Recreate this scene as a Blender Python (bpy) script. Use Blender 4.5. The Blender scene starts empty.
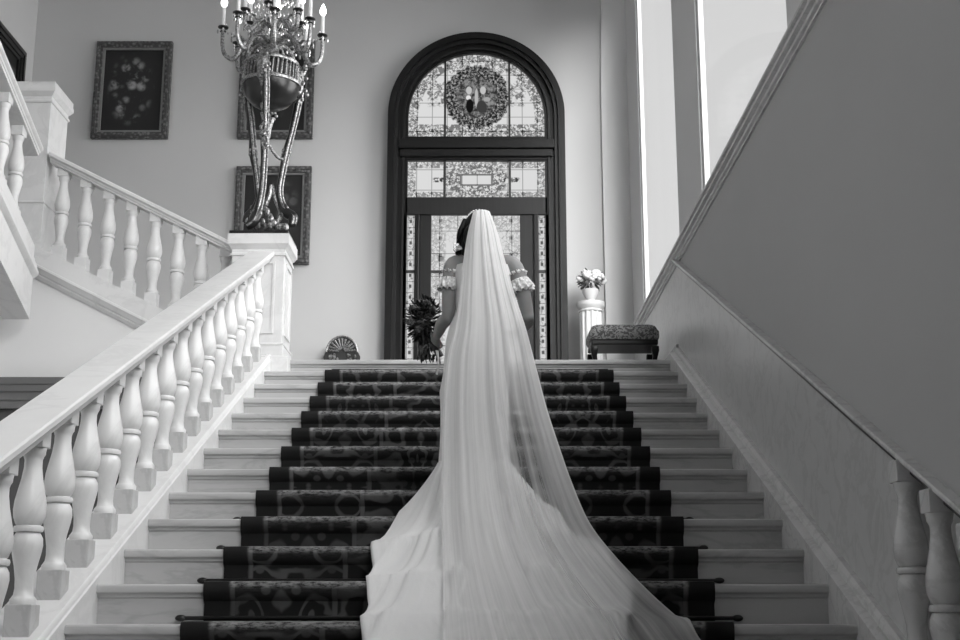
import bpy, math, random
from mathutils import Vector, Matrix
random.seed(7)
C = bpy.context.scene.collection
PI = math.pi
# ------------------------------------------------------------------ camera model
F = 1280.0; PITCH = math.radians(12.85); CX = 482.4; EYE = 1.6275
CP, SP = math.cos(PITCH), math.sin(PITCH)
def P(px, py, y):
    u = (px - CX) / F; v = (320 - py) / F
    t = y / (CP - v * SP)
    return Vector((u * t, y, (SP + v * CP) * t + EYE))
# stair constants
T = 0.415; R = 0.175; Y0 = 5.473; Z0 = 1.575; SL = R / T
def NL(y): return Z0 + SL * (y - Y0)          # the line of the nosings
LAND = 3.675; XL = -1.74; XR = 1.56
YB = 13.7; XWL = -5.17; XW = 1.65
# ------------------------------------------------------------------ materials
class Mat:
    def __init__(s, name):
        s.m = bpy.data.materials.new(name); s.m.use_nodes = True
        s.t = s.m.node_tree; s.t.nodes.clear()
        s.out = s.t.nodes.new('ShaderNodeOutputMaterial')
    def n(s, typ, **kw):
        nd = s.t.nodes.new(typ)
        for k, v in kw.items():
            if k.startswith('_'): setattr(nd, k[1:], v)
            else:
                sk = nd.inputs[int(k[1:])] if (k[0] == 'i' and k[1:].isdigit()) else nd.inputs[k.replace('__', ' ')]
                s.set(sk, v)
        return nd
    def set(s, sk, v):
        if isinstance(v, bpy.types.NodeSocket): s.t.links.new(v, sk)
        elif sk.type == 'RGBA' and not isinstance(v, (tuple, list)): sk.default_value = (v, v, v, 1)
        else: sk.default_value = v
    def op(s, o, a, b=0.0, c=0.0):
        return s.n('ShaderNodeMath', _operation=o, i0=a, i1=b, i2=c).outputs[0]
    def add(s, a, b): return s.op('ADD', a, b)
    def sub(s, a, b): return s.op('SUBTRACT', a, b)
    def mul(s, a, b): return s.op('MULTIPLY', a, b)
    def mn(s, a, b): return s.op('MINIMUM', a, b)
    def mx(s, a, b): return s.op('MAXIMUM', a, b)
    def ab(s, a): return s.op('ABSOLUTE', a)
    def step(s, x, lo, hi):                       # smooth step, works with lo > hi
        return s.n('ShaderNodeMapRange', _interpolation_type='SMOOTHSTEP', i0=x, i1=lo, i2=hi, i3=0.0, i4=1.0).outputs[0]
    def lerp(s, f, a, b):
        return s.add(a, s.mul(f, s.sub(b, a))) if not (isinstance(a, float) and isinstance(b, float)) else s.op('MULTIPLY_ADD', f, b - a, a)
    def obj(s): return s.n('ShaderNodeTexCoord').outputs['Object']
    def gen(s): return s.n('ShaderNodeTexCoord').outputs['Generated']
    def xyz(s, v):
        q = s.n('ShaderNodeSeparateXYZ', i0=v); return q.outputs
    def vec(s, x, y, z=0.0): return s.n('ShaderNodeCombineXYZ', i0=x, i1=y, i2=z).outputs[0]
    def noise(s, v, scale, detail=3.0, rough=.5, dist=0.0):
        return s.n('ShaderNodeTexNoise', Vector=v, Scale=scale, Detail=detail, Roughness=rough, Distortion=dist).outputs['Fac']
    def vor(s, v, scale, feature='F1', out='Distance'):
        return s.n('ShaderNodeTexVoronoi', _feature=feature, Vector=v, Scale=scale).outputs[out]
    def mapv(s, v, sc=(1,1,1), loc=(0,0,0), rot=(0,0,0)):
        return s.n('ShaderNodeMapping', Vector=v, Scale=sc, Location=loc, Rotation=rot).outputs[0]
    def attr(s, name): return s.n('ShaderNodeAttribute', _attribute_name=name).outputs['Fac']
    def surf(s, sh): s.t.links.new(sh, s.out.inputs[0]); return s.m
    def pbr(s, col, rough=.5, metal=0.0, bump=None, bs=.2, bd=.01, **kw):
        b = s.n('ShaderNodeBsdfPrincipled', Base__Color=col, Roughness=rough, Metallic=metal)
        for k, v in kw.items(): s.set(b.inputs[k.replace('__', ' ')], v)
        if bump is not None:
            bn = s.n('ShaderNodeBump', Height=bump, Strength=bs, Distance=bd)
            s.t.links.new(bn.outputs[0], b.inputs['Normal'])
        return s.surf(b.outputs[0])

def marble(name, base, vein, scale=1.0, amt=.5, rough=.35, sc=(1,1,1)):
    m = Mat(name); v = m.mapv(m.obj(), sc)
    n1 = m.noise(v, 2.2 * scale, 6, .6, .6)
    ve = m.step(m.ab(m.sub(n1, .5)), .05, .0)
    n2 = m.noise(v, 9 * scale, 4, .6)
    f = m.mn(m.add(m.mul(ve, amt), m.mul(m.step(n2, .35, .75), .35 * amt)), 1.0)
    return m.pbr(m.lerp(f, base, vein), rough)
def paint(name, g, rough=.7):
    m = Mat(name); n = m.noise(m.obj(), 1.2, 3)
    return m.pbr(m.lerp(n, g * .96, g * 1.04), rough, bump=m.noise(m.obj(), 90, 2), bs=.04)
def plain(name, g, rough=.5, metal=0.0, **kw):
    m = Mat(name); n = m.noise(m.obj(), 14, 3)
    return m.pbr(m.lerp(n, g * .85, g * 1.15), rough, metal, **kw)
def wood(name, g, rough=.35):
    m = Mat(name); n = m.noise(m.mapv(m.obj(), (26, 26, 1.2)), 1.6, 5, .6, .4)
    return m.pbr(m.lerp(n, g * .55, g * 1.45), rough, bump=n, bs=.08, Specular__IOR__Level=.28)

M = {}
M['marble'] = marble('white_marble', .68, .54, 1.0, .35)
M['step'] = marble('step_marble', .46, .31, 1.3, .45, .4, (.35, 1, 1.6))
M['plinth'] = marble('grey_marble', .50, .38, 2.0, .5)
M['dado'] = marble('dado_marble', .55, .40, 1.8, .45, .3, (1, 1, 1))
M['rail_grey'] = marble('rail_marble', .60, .44, 2.0, .5, .25)
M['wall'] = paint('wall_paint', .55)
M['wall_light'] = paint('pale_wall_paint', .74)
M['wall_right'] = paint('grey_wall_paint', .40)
M['trim_grey'] = paint('grey_trim_paint', .13)
M['white'] = paint('white_paint', .62, .5)
M['ceil'] = paint('ceiling_paint', .8)
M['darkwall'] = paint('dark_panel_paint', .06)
M['wood'] = wood('dark_wood', .007, .35)
M['wood2'] = wood('door_wood', .014, .4)
M['black'] = plain('black_slab', .012, .3)
M['bronze'] = plain('dark_bronze', .045, .3, .7)
m = Mat('pale_gilt'); q = m.noise(m.obj(), 60, 4, .7)
M['gilt'] = m.pbr(m.lerp(m.step(q, .35, .65), .10, .46), .36, .8, bump=q, bs=.22)
M['silver'] = plain('crystal_silver', .7, .12, .6)
M['candle'] = plain('candle_wax', .8, .5)
M['lead'] = plain('lead', .03, .5, .3)
M['rod'] = plain('rod_metal', .035, .3, .8)
M['skin'] = plain('skin', .21, .5, Subsurface__Weight=.08)
M['hair'] = plain('hair', .004, .5, Specular__IOR__Level=.12)
M['leaf'] = plain('dark_leaf', .02, .45)
M['leaf2'] = plain('pale_leaf', .10, .5)
M['petal'] = plain('white_petal', .72, .6)
M['petal_dark'] = plain('dark_petal', .05, .6)
M['shoe'] = plain('shoe_satin', .7, .4)
m = Mat('lace'); nz = m.vor(m.obj(), 55)
M['lace'] = m.pbr(m.lerp(m.step(nz, .2, .7), .85, .55), .8, bump=nz, bs=.5)
m = Mat('bulb_glow'); M['bulb'] = m.surf(m.n('ShaderNodeEmission', Color=1.0, Strength=5.0).outputs[0])
WIN = 1.0
m = Mat('window_glass')
M['day'] = m.surf(m.n('ShaderNodeMixShader', i0=.05, i1=m.n('ShaderNodeBsdfTransparent', Color=.98).outputs[0], i2=m.n('ShaderNodeBsdfGlossy', Color=.9, Roughness=.05).outputs[0]).outputs[0])
# dress
m = Mat('dress_crepe'); q = m.noise(m.mapv(m.obj(), (1, 1, .3)), 160, 2)
M['dress'] = m.pbr(m.lerp(q, .66, .72), .75, bump=q, bs=.05, Sheen__Weight=.2)
# veil: a gathered net, its thread density kept per point
m = Mat('veil_tulle')
u_, v_, d_ = m.attr('vu'), m.attr('vv'), m.attr('gather')
st = m.noise(m.vec(m.mul(u_, 17.0), m.mul(v_, 1.2)), 1.0, 4, .6)
st2 = m.noise(m.vec(m.mul(u_, 60.0), m.mul(v_, .8)), 1.0, 3, .6)
a_ = m.add(d_, m.add(m.mul(m.sub(st, .5), m.lerp(d_, 1.9, .4)), m.mul(m.sub(st2, .5), .22)))
a_ = m.mn(m.mx(a_, .18), .93)
df = m.n('ShaderNodeBsdfDiffuse', Color=.82).outputs[0]
tl = m.n('ShaderNodeBsdfTranslucent', Color=.82).outputs[0]
mixd = m.n('ShaderNodeMixShader', i0=.35, i1=df, i2=tl).outputs[0]
M['veil'] = m.surf(m.n('ShaderNodeMixShader', i0=a_, i1=m.n('ShaderNodeBsdfTransparent').outputs[0], i2=mixd).outputs[0])
# carpet
m = Mat('runner_carpet')
u_, v_ = m.attr('cu'), m.attr('cv')
au = m.ab(u_)
pv = m.op('PINGPONG', v_, .59)
band = m.ab(m.sub(au, .80))
field = m.op('PINGPONG', m.add(au, .0), .30)
isband = m.step(au, .56, .565)
w = m.lerp(isband, field, band)
nzv = m.noise(m.vec(w, pv, isband), 5.0, 2)
vv = m.vec(m.add(w, m.mul(m.sub(nzv, .5), .20)), m.add(pv, m.mul(nzv, .16)), isband)
vo = m.vor(vv, 6.0, 'SMOOTH_F1')
mot = m.step(m.op('PINGPONG', m.mul(vo, 3.6), .5), .30, .44)
fl = m.vor(m.vec(w, pv), 11.0)
mot = m.mx(mot, m.mul(m.step(fl, .30, .18), .8))
stripe = m.mx(m.step(m.ab(m.sub(au, 1.02)), .016, .008), m.step(m.ab(m.sub(au, .56)), .016, .008))
edge = m.step(au, 1.04, 1.02)
pat = m.mul(m.mx(m.mul(mot, .8), stripe), edge)
patch = m.noise(m.vec(u_, v_), 2.2, 2)
pat = m.mul(pat, m.lerp(m.step(patch, .35, .65), .45, 1.0))
catch_noise = m.noise(m.vec(m.mul(u_, 1.0), m.mul(v_, 3.0)), 26, 4, .7)
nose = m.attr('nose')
wear = m.mul(m.mul(nose, m.step(catch_noise, .35, .62)), edge)  # catch light of the nosings painted into the pile, broken up like wear
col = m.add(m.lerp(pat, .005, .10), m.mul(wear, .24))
M['carpet'] = m.pbr(col, .95, bump=m.noise(m.obj(), 400, 2), bs=.5, bd=.004)
# tapestry for the stool
m = Mat('tapestry'); o = m.obj()
vo = m.vor(m.add_ if False else o, 14, 'SMOOTH_F1'); nn = m.noise(o, 18, 3, .5, 1.5)
f = m.step(m.op('PINGPONG', m.mul(m.add(vo, nn), 3.2), .5), .15, .35)
M['tapestry'] = m.pbr(m.lerp(f, .07, .26), .9)
# picture frames
m = Mat('carved_frame'); q = m.vor(m.obj(), 24)
M['frame'] = m.pbr(m.lerp(m.step(q, .1, .6), .20, .075), .45, .3, bump=q, bs=.8)
M['liner'] = plain('frame_liner', .22, .45, .3)
def canvas(name, seed, cx, cz, rx, rz, bright):
    m = Mat(name); o = m.obj(); x, y, z = m.xyz(o)
    ex = m.op('POWER', m.ab(m.op('DIVIDE', m.sub(x, cx), rx)), 2.0)
    ez = m.op('POWER', m.ab(m.op('DIVIDE', m.sub(z, cz), rz)), 2.0)
    mask = m.step(m.add(ex, ez), 1.2, .25)
    v = m.mapv(o, (1, 0, 1), (seed, 0, seed * .7))
    blob = m.mul(m.step(m.vor(v, 8.5), .62, .25), m.step(m.noise(v, 5.5, 4, .65), .40, .56))
    fine = m.noise(v, 22, 3, .7, 1.0)
    c = m.add(.010, m.mul(m.mul(mask, m.mul(blob, m.lerp(fine, .3, 1.0))), bright))
    c = m.add(c, m.mul(m.mul(mask, m.step(fine, .55, .7)), .02))
    return m.pbr(c, .6)
# stained glass, backlit by the day outside
def stained(kind, w, h):
    m = Mat('stained_glass_' + kind); x, _, z = m.xyz(m.obj())
    p2 = m.vec(x, 0.0, z)
    ax = m.ab(x)
    vo = m.vor(p2, 30.0); ed = m.vor(p2, 17.0, 'DISTANCE_TO_EDGE')
    cells = m.vor(p2, 46.0, 'F1', 'Color'); cr = m.xyz(cells)[0]
    vine = m.mx(m.step(cr, .45, .75), m.step(ed, .05, .02))           # dark bits
    dots = m.step(m.noise(p2, 26, 3, .6, .8), .53, .63)
    def line(c, sp, th):
        q = m.op('PINGPONG', c, sp / 2)
        return m.step(q, th, th * .5)
    if kind == 'lunette':
        r = m.op('SQRT', m.add(m.mul(x, x), m.mul(z, z)))
        brd = m.mx(m.step(r, w - .12, w - .10), m.step(z, -.07, -.085))
        zz = m.sub(z, .255)
        rm = m.add(m.op('SQRT', m.add(m.mul(x, x), m.mul(m.mul(zz, zz), .94))), m.mul(m.sub(m.noise(p2, 16, 3, .6), .5), .13))
        ring = m.mul(m.step(rm, .20, .22), m.step(rm, .385, .36))
        inner = m.step(rm, .245, .225)
        side = m.mul(m.step(m.noise(m.vec(ax, 0.0, z), 9, 3), .48, .56), m.step(z, .12, .17))
        dens = m.mx(m.mul(brd, .62), m.mul(m.mul(side, m.sub(1.0, ring)), .6))
        val = m.sub(.76, m.mul(m.mul(m.mx(vine, dots), dens), .80))
        rv = m.lerp(m.step(m.noise(p2, 34, 3, .75), .44, .64), .03, .50)
        val = m.lerp(ring, val, rv)
        # the field inside the wreath: soft dark ground with plain pale and dark lobes
        iv = m.lerp(m.step(m.noise(p2, 15, 3, .7), .38, .62), .06, .36)
        def blob(cx, cz, rx, rz):
            ex = m.op('DIVIDE', m.sub(x, cx), rx); ez = m.op('DIVIDE', m.sub(z, cz), rz)
            return m.step(m.add(m.mul(ex, ex), m.mul(ez, ez)), 1.1, .7)
        for (bx, bz, brx, brz, g) in ((-.085, .335, .035, .05, .6), (.075, .335, .035, .05, .6), (0.0, .245, .02, .12, .55), (-.09, .245, .03, .03, .8),
                                      (-.075, .145, .045, .09, .02), (.06, .135, .06, .08, .09), (.12, .225, .04, .03, .45)):
            iv = m.lerp(blob(bx, bz, brx, brz), iv, g)
        val = m.lerp(inner, val, iv)
        gl = m.mul(m.mx(line(m.add(x, 9.0), .17, .006), line(m.add(z, 9.0), .17, .006)), m.sub(1.0, m.mx(ring, inner)))
    elif kind == 'transom':
        brd = m.mx(m.step(ax, w - .10, w - .085), m.step(m.ab(z), h - .085, h - .07))
        car = m.op('SQRT', m.add(m.op('POWER', m.op('DIVIDE', x, .32), 2.0), m.op('POWER', m.op('DIVIDE', z, .17), 2.0)))
        ring = m.mul(m.step(car, 1.25, 1.05), m.mx(m.step(ax, .165, .18), m.step(m.ab(z), .055, .065)))
        frame = m.mul(m.mul(m.step(ax, .19, .18), m.step(m.ab(z), .075, .065)), m.mx(m.step(ax, .16, .17), m.step(m.ab(z), .048, .055)))
        tail = m.mul(m.step(m.ab(z), .035, .02), m.mul(m.step(ax, .28, .3), m.step(ax, .5, .46)))
        val = m.sub(.76, m.mul(m.mul(m.mx(vine, dots), m.mx(m.mul(brd, .65), m.mx(m.mul(ring, .8), tail))), .66))
        val = m.lerp(frame, val, .25)
        gl = m.mul(m.mx(line(m.add(x, 9.0), .17, .006), line(m.add(z, 9.0), .24, .006)), m.sub(1.0, ring))
    elif kind == 'leaf':
        brd = m.mx(m.step(ax, w - .17, w - .15), m.step(z, h - .18, h - .16))
        dcol = m.step(m.vor(m.vec(0.0, 0.0, z), 9.0), .25, .15)
        spot = m.mul(m.mul(m.step(m.ab(m.sub(ax, w - .10)), .025, .015), m.step(m.op('PINGPONG', z, .1), .025, .015)), .9)
        val = m.sub(.76, m.mul(m.mx(m.mul(m.mul(m.mx(vine, dots), brd), .27), m.mul(spot, .6)), .75))
        val = m.sub(val, m.mul(m.mul(m.step(ed, .03, .012), m.step(m.noise(p2, 4, 2), .42, .5)), .25))
        gl = m.mx(line(m.add(x, 9.0), .20, .006), line(m.add(z, 9.0), .26, .006))
    else:
        spot = m.mul(m.step(ax, .018, .010), m.step(m.op('PINGPONG', z, .062), .024, .014))
        val = m.sub(.72, m.mul(m.mx(m.mul(dots, .55), m.mul(spot, .75)), .75))
        gl = m.mx(m.step(m.ab(m.sub(ax, .032)), .006, .002), line(m.add(z, 9.0), .124, .006))
    val = m.mx(m.sub(val, m.mul(gl, .35)), .012)
    val = m.op('POWER', val, 1.25)
    return m.surf(m.n('ShaderNodeEmission', Color=val, Strength=1.0).outputs[0])

# ------------------------------------------------------------------ mesh builder
class MB:
    def __init__(s): s.v = []; s.f = []; s.att = {}
    def add(s, verts, faces):
        o = len(s.v); s.v += [Vector(p) for p in verts]; s.f += [tuple(i + o for i in f) for f in faces]; return s
    def box(s, x0, x1, y0, y1, z0, z1):
        return s.add([(x0,y0,z0),(x1,y0,z0),(x1,y1,z0),(x0,y1,z0),(x0,y0,z1),(x1,y0,z1),(x1,y1,z1),(x0,y1,z1)],
                     [(0,3,2,1),(4,5,6,7),(0,1,5,4),(1,2,6,5),(2,3,7,6),(3,0,4,7)])
    def loft(s, rings, closed=True, caps=True):
        n = len(rings[0]); o = len(s.v)
        for r in rings: s.v += [Vector(p) for p in r]
        for i in range(len(rings) - 1):
            for j in range(n if closed else n - 1):
                k = (j + 1) % n
                s.f.append((o+i*n+j, o+i*n+k, o+(i+1)*n+k, o+(i+1)*n+j))
        if caps:
            s.f.append(tuple(o + j for j in reversed(range(n))))
            s.f.append(tuple(o + (len(rings)-1)*n + j for j in range(n)))
        return s
    def prism(s, poly, axis, a, b):            # poly in the two other axes, in order
        def mk(p, t):
            return (t, p[0], p[1]) if axis == 'x' else ((p[0], t, p[1]) if axis == 'y' else (p[0], p[1], t))
        return s.loft([[mk(p, a) for p in poly], [mk(p, b) for p in poly]])
    def shear(s, sec, p0, p1, lat):            # a section (lateral, height) carried from p0 to p1 with upright ends
        lat = Vector(lat)
        return s.loft([[Vector(p) + lat * a + Vector((0,0,h)) for a, h in sec] for p in (p0, p1)])
    def lathe(s, prof, c=(0,0,0), n=24):
        c = Vector(c)
        return s.loft([[c + Vector((r*math.cos(2*PI*j/n), r*math.sin(2*PI*j/n), z)) for j in range(n)] for r, z in prof])
    def tube(s, pts, rad, n=8, sub=0, flat=1.0):
        pts = [Vector(p) for p in pts]
        rad = [rad]*len(pts) if not isinstance(rad, (list, tuple)) else list(rad)
        if sub:
            q, rr = [], []
            for i in range(len(pts)-1):
                p0, p1, p2, p3 = pts[max(i-1,0)], pts[i], pts[i+1], pts[min(i+2,len(pts)-1)]
                for k in range(sub):
                    t = k/sub
                    q.append(.5*((2*p1)+(p2-p0)*t+(2*p0-5*p1+4*p2-p3)*t*t+(3*p1-p0-3*p2+p3)*t**3)); rr.append(rad[i]*(1-t)+rad[i+1]*t)
            q.append(pts[-1]); rr.append(rad[-1]); pts, rad = q, rr
        rings = []; prev = None
        for i, p in enumerate(pts):
            d = (pts[min(i+1,len(pts)-1)] - pts[max(i-1,0)]).normalized()
            if prev is None: a = d.orthogonal().normalized()
            else: a = (prev - d * prev.dot(d)).normalized()
            prev = a; b = d.cross(a)
            rings.append([p + (a*math.cos(2*PI*j/n) + b*flat*math.sin(2*PI*j/n))*rad[i] for j in range(n)])
        return s.loft(rings)
    def ball(s, c, r, n=12, m=8, rot=None):
        c = Vector(c); r = Vector(r) if not isinstance(r, (int, float)) else Vector((r,r,r))
        rings = []
        for i in range(m+1):
            th = PI*(i+.02)/(m+.04) ; row = []
            for j in range(n):
                p = Vector((r.x*math.sin(th)*math.cos(2*PI*j/n), r.y*math.sin(th)*math.sin(2*PI*j/n), -r.z*math.cos(th)))
                if rot is not None: p = rot @ p
                row.append(c + p)
            rings.append(row)
        return s.loft(rings)
    def build(s, name, mat, parent=None, smooth=40, bevel=0, bseg=2):
        off = ORG.get(parent.name, Vector((0,0,0))) if parent else Vector((0,0,0))
        me = bpy.data.meshes.new(name)
        me.from_pydata([p - off for p in s.v], [], s.f); me.update()
        import bmesh as _b
        bm = _b.new(); bm.from_mesh(me)
        _b.ops.recalc_face_normals(bm, faces=bm.faces)
        if bevel:
            es = [e for e in bm.edges if len(e.link_faces) == 2 and e.calc_face_angle(0) > .6]
            _b.ops.bevel(bm, geom=es, offset=bevel, segments=bseg, affect='EDGES', profile=.5, clamp_overlap=True)
        bm.to_mesh(me); bm.free()
        if smooth:
            me.shade_smooth(); me.set_sharp_from_angle(angle=math.radians(smooth))
        for k, vals in s.att.items():
            a = me.attributes.new(k, 'FLOAT', 'POINT')
            a.data.foreach_set('value', vals)
        me.materials.append(mat)
        o = bpy.data.objects.new(name, me); C.objects.link(o)
        if parent: o.parent = parent; ORG[o.name] = off
        else: ORG[o.name] = Vector((0,0,0))
        return o
ORG = {}
def tag(o, label, cat, group=None):
    o['label'] = label; o['category'] = cat
    if group: o['group'] = group
    return o
def thing(name, loc, label, cat, group=None):
    o = bpy.data.objects.new(name, None); C.objects.link(o); o.location = loc; o.empty_display_size = .1
    ORG[o.name] = Vector(loc)
    return tag(o, label, cat, group)
def struct(name, loc=(0,0,0)):
    o = bpy.data.objects.new(name, None); C.objects.link(o); o.location = loc; ORG[o.name] = Vector(loc)
    o['kind'] = 'structure'; return o
def st(o): o['kind'] = 'structure'; return o

# ------------------------------------------------------------------ the room
st(MB().box(-5.4, 2.2, -3.3, 12, -.2, 0).build('floor', M['step']))
lf = st(MB().box(-2.1, XW, 10.6, YB, 3.4, LAND).box(XWL, -2.1, 10.83, YB, 3.4, LAND).build('floor_landing', M['step'], None, 0))
CEIL = 10.4
st(MB().box(XWL-.3, 2.6, -3.3, YB+.3, CEIL, CEIL+.2).build('ceiling', M['ceil'], None, 0))
st(MB().box(XWL-.3, 2.6, -3.3, -3.0, 0, CEIL).build('wall_front', M['wall'], None, 0))  # unseen wall added behind the camera to keep frontal light out
# door measures on the back wall
DY = YB - .10
dc = P(476.5, 116.3, DY); DX = dc.x; DZC = dc.z
RO = abs(P(564.5, 121, DY).x - P(388.5, 121, DY).x) / 2
RG = abs(P(545.0, 121, DY).x - P(408.0, 121, DY).x) / 2
RW = RO - .10
def arc(cx, cz, r, a0, a1, n):
    return [(cx + r*math.cos(a0+(a1-a0)*i/n), cz + r*math.sin(a0+(a1-a0)*i/n)) for i in range(n+1)]
wb = MB()
poly = [(XWL-.3, 3.4), (DX-RW, 3.4)] + arc(DX, DZC, RW, PI, 0, 40) + [(DX+RW, 3.4), (XW+.06, 3.4), (XW+.06, CEIL), (XWL-.3, CEIL)]
wb.prism(poly, 'y', YB, YB+.3)
wback = st(wb.build('wall_back', M['wall'], None, 0))
# pilaster strip by the right corner, its edge springing into an arch
x0 = P(603, 200, YB).x
pl = [(x0, LAND), (XW, LAND), (XW, CEIL)] + [(x0 + .012*(z-7.05)**2 if z > 7.05 else x0, z) for z in (10.3, 9.6, 9.0, 8.5, 8.0, 7.6, 7.3, 7.05)]
MB().prism(pl, 'y', YB-.06, YB+.01).build('pilaster', M['wall_light'], wback, 0)
wl = st(MB().box(XWL-.3, XWL, -3.0, YB, 0, CEIL).build('wall_left', M['wall'], None, 0))

# right wall: marble dado under the slope of the rail, grey paint above, sill and windows over it
SB, ST = 4.48, 4.575                    # sill moulding
YP = 5.10                              # where the panel ends and balusters begin
wr = struct('wall_right')
HR = .845
yt = Y0 + (SB + .05 - HR - Z0) / SL
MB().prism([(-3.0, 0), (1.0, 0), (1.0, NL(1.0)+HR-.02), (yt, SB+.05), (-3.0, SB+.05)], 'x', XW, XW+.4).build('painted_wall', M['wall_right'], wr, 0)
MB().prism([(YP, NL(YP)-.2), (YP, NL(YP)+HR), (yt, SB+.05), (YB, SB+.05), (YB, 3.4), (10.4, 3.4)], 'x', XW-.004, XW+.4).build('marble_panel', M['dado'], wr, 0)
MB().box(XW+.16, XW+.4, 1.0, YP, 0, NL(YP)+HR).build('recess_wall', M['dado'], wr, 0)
sm = MB()
sec = [(0.01, SB), (-.015, SB), (-.015, SB+.014), (-.03, SB+.022), (-.03, SB+.042), (-.052, SB+.05), (-.052, SB+.072), (-.07, SB+.078), (-.07, ST), (.13, ST), (.13, SB)]
sm.loft([[(XW+a, y, z) for a, z in sec] for y in (-3.0, YB)])
sm.build('sill_moulding', M['rail_grey'], wr, 30)
sk = MB()
sec = [(.06, -.3), (-.09, -.3), (-.09, .05), (-.08, .058), (-.05, .062), (-.045, .085), (-.03, .10), (.06, .10)]
sk.shear(sec, (XW, 1.7, NL(1.7)), (XW, 10.45, NL(10.45)), (1,0,0))
sk.build('skirting', M['rail_grey'], wr, 30)
MB().box(XW-.03, XW+.05, 10.5, YB-.06, LAND, LAND+.14).build('landing_skirting', M['rail_grey'], wr, 0, .008)
WTOP = 8.5
piers = [(12.72, YB), (9.16, 10.29), (5.9, 6.4), (2.2, 3.2), (-3.0, -1.6)]
for a, b in piers:
    MB().box(XW, XW+.06, a, b, ST, WTOP).build('pier', M['wall'], wr, 0)
MB().box(XW, XW+.06, -3.0, YB, WTOP, CEIL).build('lintel', M['wall'], wr, 0)
for i, (a, b) in enumerate(((10.29, 12.72), (6.4, 9.16), (3.2, 5.9), (-1.6, 2.2))):  # last window is unseen, added to bring frontal light from beside the camera
    w_ = struct('window_%d' % (i+1), (XW+.2, (a+b)/2, ST))
    fr = MB()
    for (c, d, e, g) in ((a, a+.05, ST, WTOP), (b-.05, b, ST, WTOP), (a+.05, b-.05, ST, ST+.06), (a+.05, b-.05, WTOP-.06, WTOP)):
        fr.box(XW+.015, XW+.055, c, d, e, g)
    fr.build('window_frame', M['wall'], w_, 0, .006)
    MB().box(XW+.03, XW+.036, a+.05, b-.05, ST+.06, WTOP-.06).build('pane', M['day'], w_, 0)

# ------------------------------------------------------------------ the arched door
dr = struct('door_1', (DX, DY, LAND))
def zd(py): return P(476, py, DY).z
def xd(px, py=200): return P(px, py, DY).x - DX
def band(r0, r1, y0, y1, name, mat):
    b = MB(); pts = []
    def outline(r): return [(DX+r, LAND)] + arc(DX, DZC, r, 0, PI, 48) + [(DX-r, LAND)]
    o, i_ = outline(r1), outline(r0)
    n = len(o); vs = []; fs = []
    for yy in (y0, y1):
        vs += [(p[0], yy, p[1]) for p in o] + [(p[0], yy, p[1]) for p in i_]
    for k in range(n-1):
        fs += [(k, k+1, n+k+1, n+k), (2*n+k, 3*n+k, 3*n+k+1, 2*n+k+1), (k, 2*n+k, 2*n+k+1, k+1), (n+k, n+k+1, 3*n+k+1, 3*n+k)]
    fs += [(0, n, 3*n, 2*n), (n-1, 3*n-1, 4*n-1, 2*n-1)]
    return b.add(vs, fs).build(name, mat, dr, 40)
band(RO-.075, RO, DY-.08, YB+.02, 'outer_architrave', M['wood'])
band(RO-.115, RO-.06, DY-.045, YB+.02, 'inner_architrave', M['wood2'])
band(RG-.005, RO-.1, DY, YB+.1, 'arch_frame', M['wood'])
band(RG+.03, RG+.055, DY-.025, DY+.02, 'arch_bead', M['wood2'])
zl0, zl1 = zd(136.5), zd(160)     # bar between lunette and transom
zt0, zt1 = zd(160), zd(197)
zg = zd(214)
cr = MB(); cr.box(DX-RG-.06, DX+RG+.06, DY-.01, YB+.05, zl1-.005, zl0)
cr.box(DX-RG-.10, DX+RG+.10, DY-.07, DY, (zl0+zl1)/2-.02, zl0-.05).box(DX-RG-.08, DX+RG+.08, DY-.045, DY, zl1+.03, (zl0+zl1)/2-.02)
cr.build('crossbar', M['wood'], dr, 0, .008)
MB().box(DX-RG-.02, DX+RG+.02, DY, YB+.05, zg-.005, zt1).build('lower_rail', M['wood2'], dr, 0, .006)
# glass of the lunette and its two upright bars
def glass(name, poly, mat, cx, cz, parent=dr):
    o = MB(); o.prism(poly, 'y', DY+.05, DY+.06)
    ORG_keep = ORG[parent.name]
    g = o.build(name, mat, None, 0)
    me = g.data; off = Vector((cx, DY+.05, cz))
    for v in me.vertices: v.co -= off
    g.parent = parent; g.location = off - ORG_keep; ORG[g.name] = off
    return g
lz = [(DX-RG, zl0)] + arc(DX, DZC, RG, PI, 0, 40) + [(DX+RG, zl0)]
g = glass('lunette_glass', lz, stained('lunette', RG, 1), DX, DZC)
bx0, bx1 = xd(444.5) + DX, xd(510) + DX
for bx in (bx0, bx1):
    hh = math.sqrt(RG*RG - (bx-DX)**2)
    MB().box(bx-.012, bx+.012, DY+.02, DY+.06, zl0, DZC+hh).build('glazing_bar', M['lead'], dr, 0)
tc = (zt0+zt1)/2; th = (zt0-zt1)/2
glass('transom_glass', [(DX-RG, zt1), (DX-RG, zt0), (DX+RG, zt0), (DX+RG, zt1)], stained('transom', RG, th), DX, tc)
for bx in (bx0, bx1):
    MB().box(bx-.014, bx+.014, DY+.02, DY+.06, zt1, zt0).build('glazing_bar', M['lead'], dr, 0)
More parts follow.
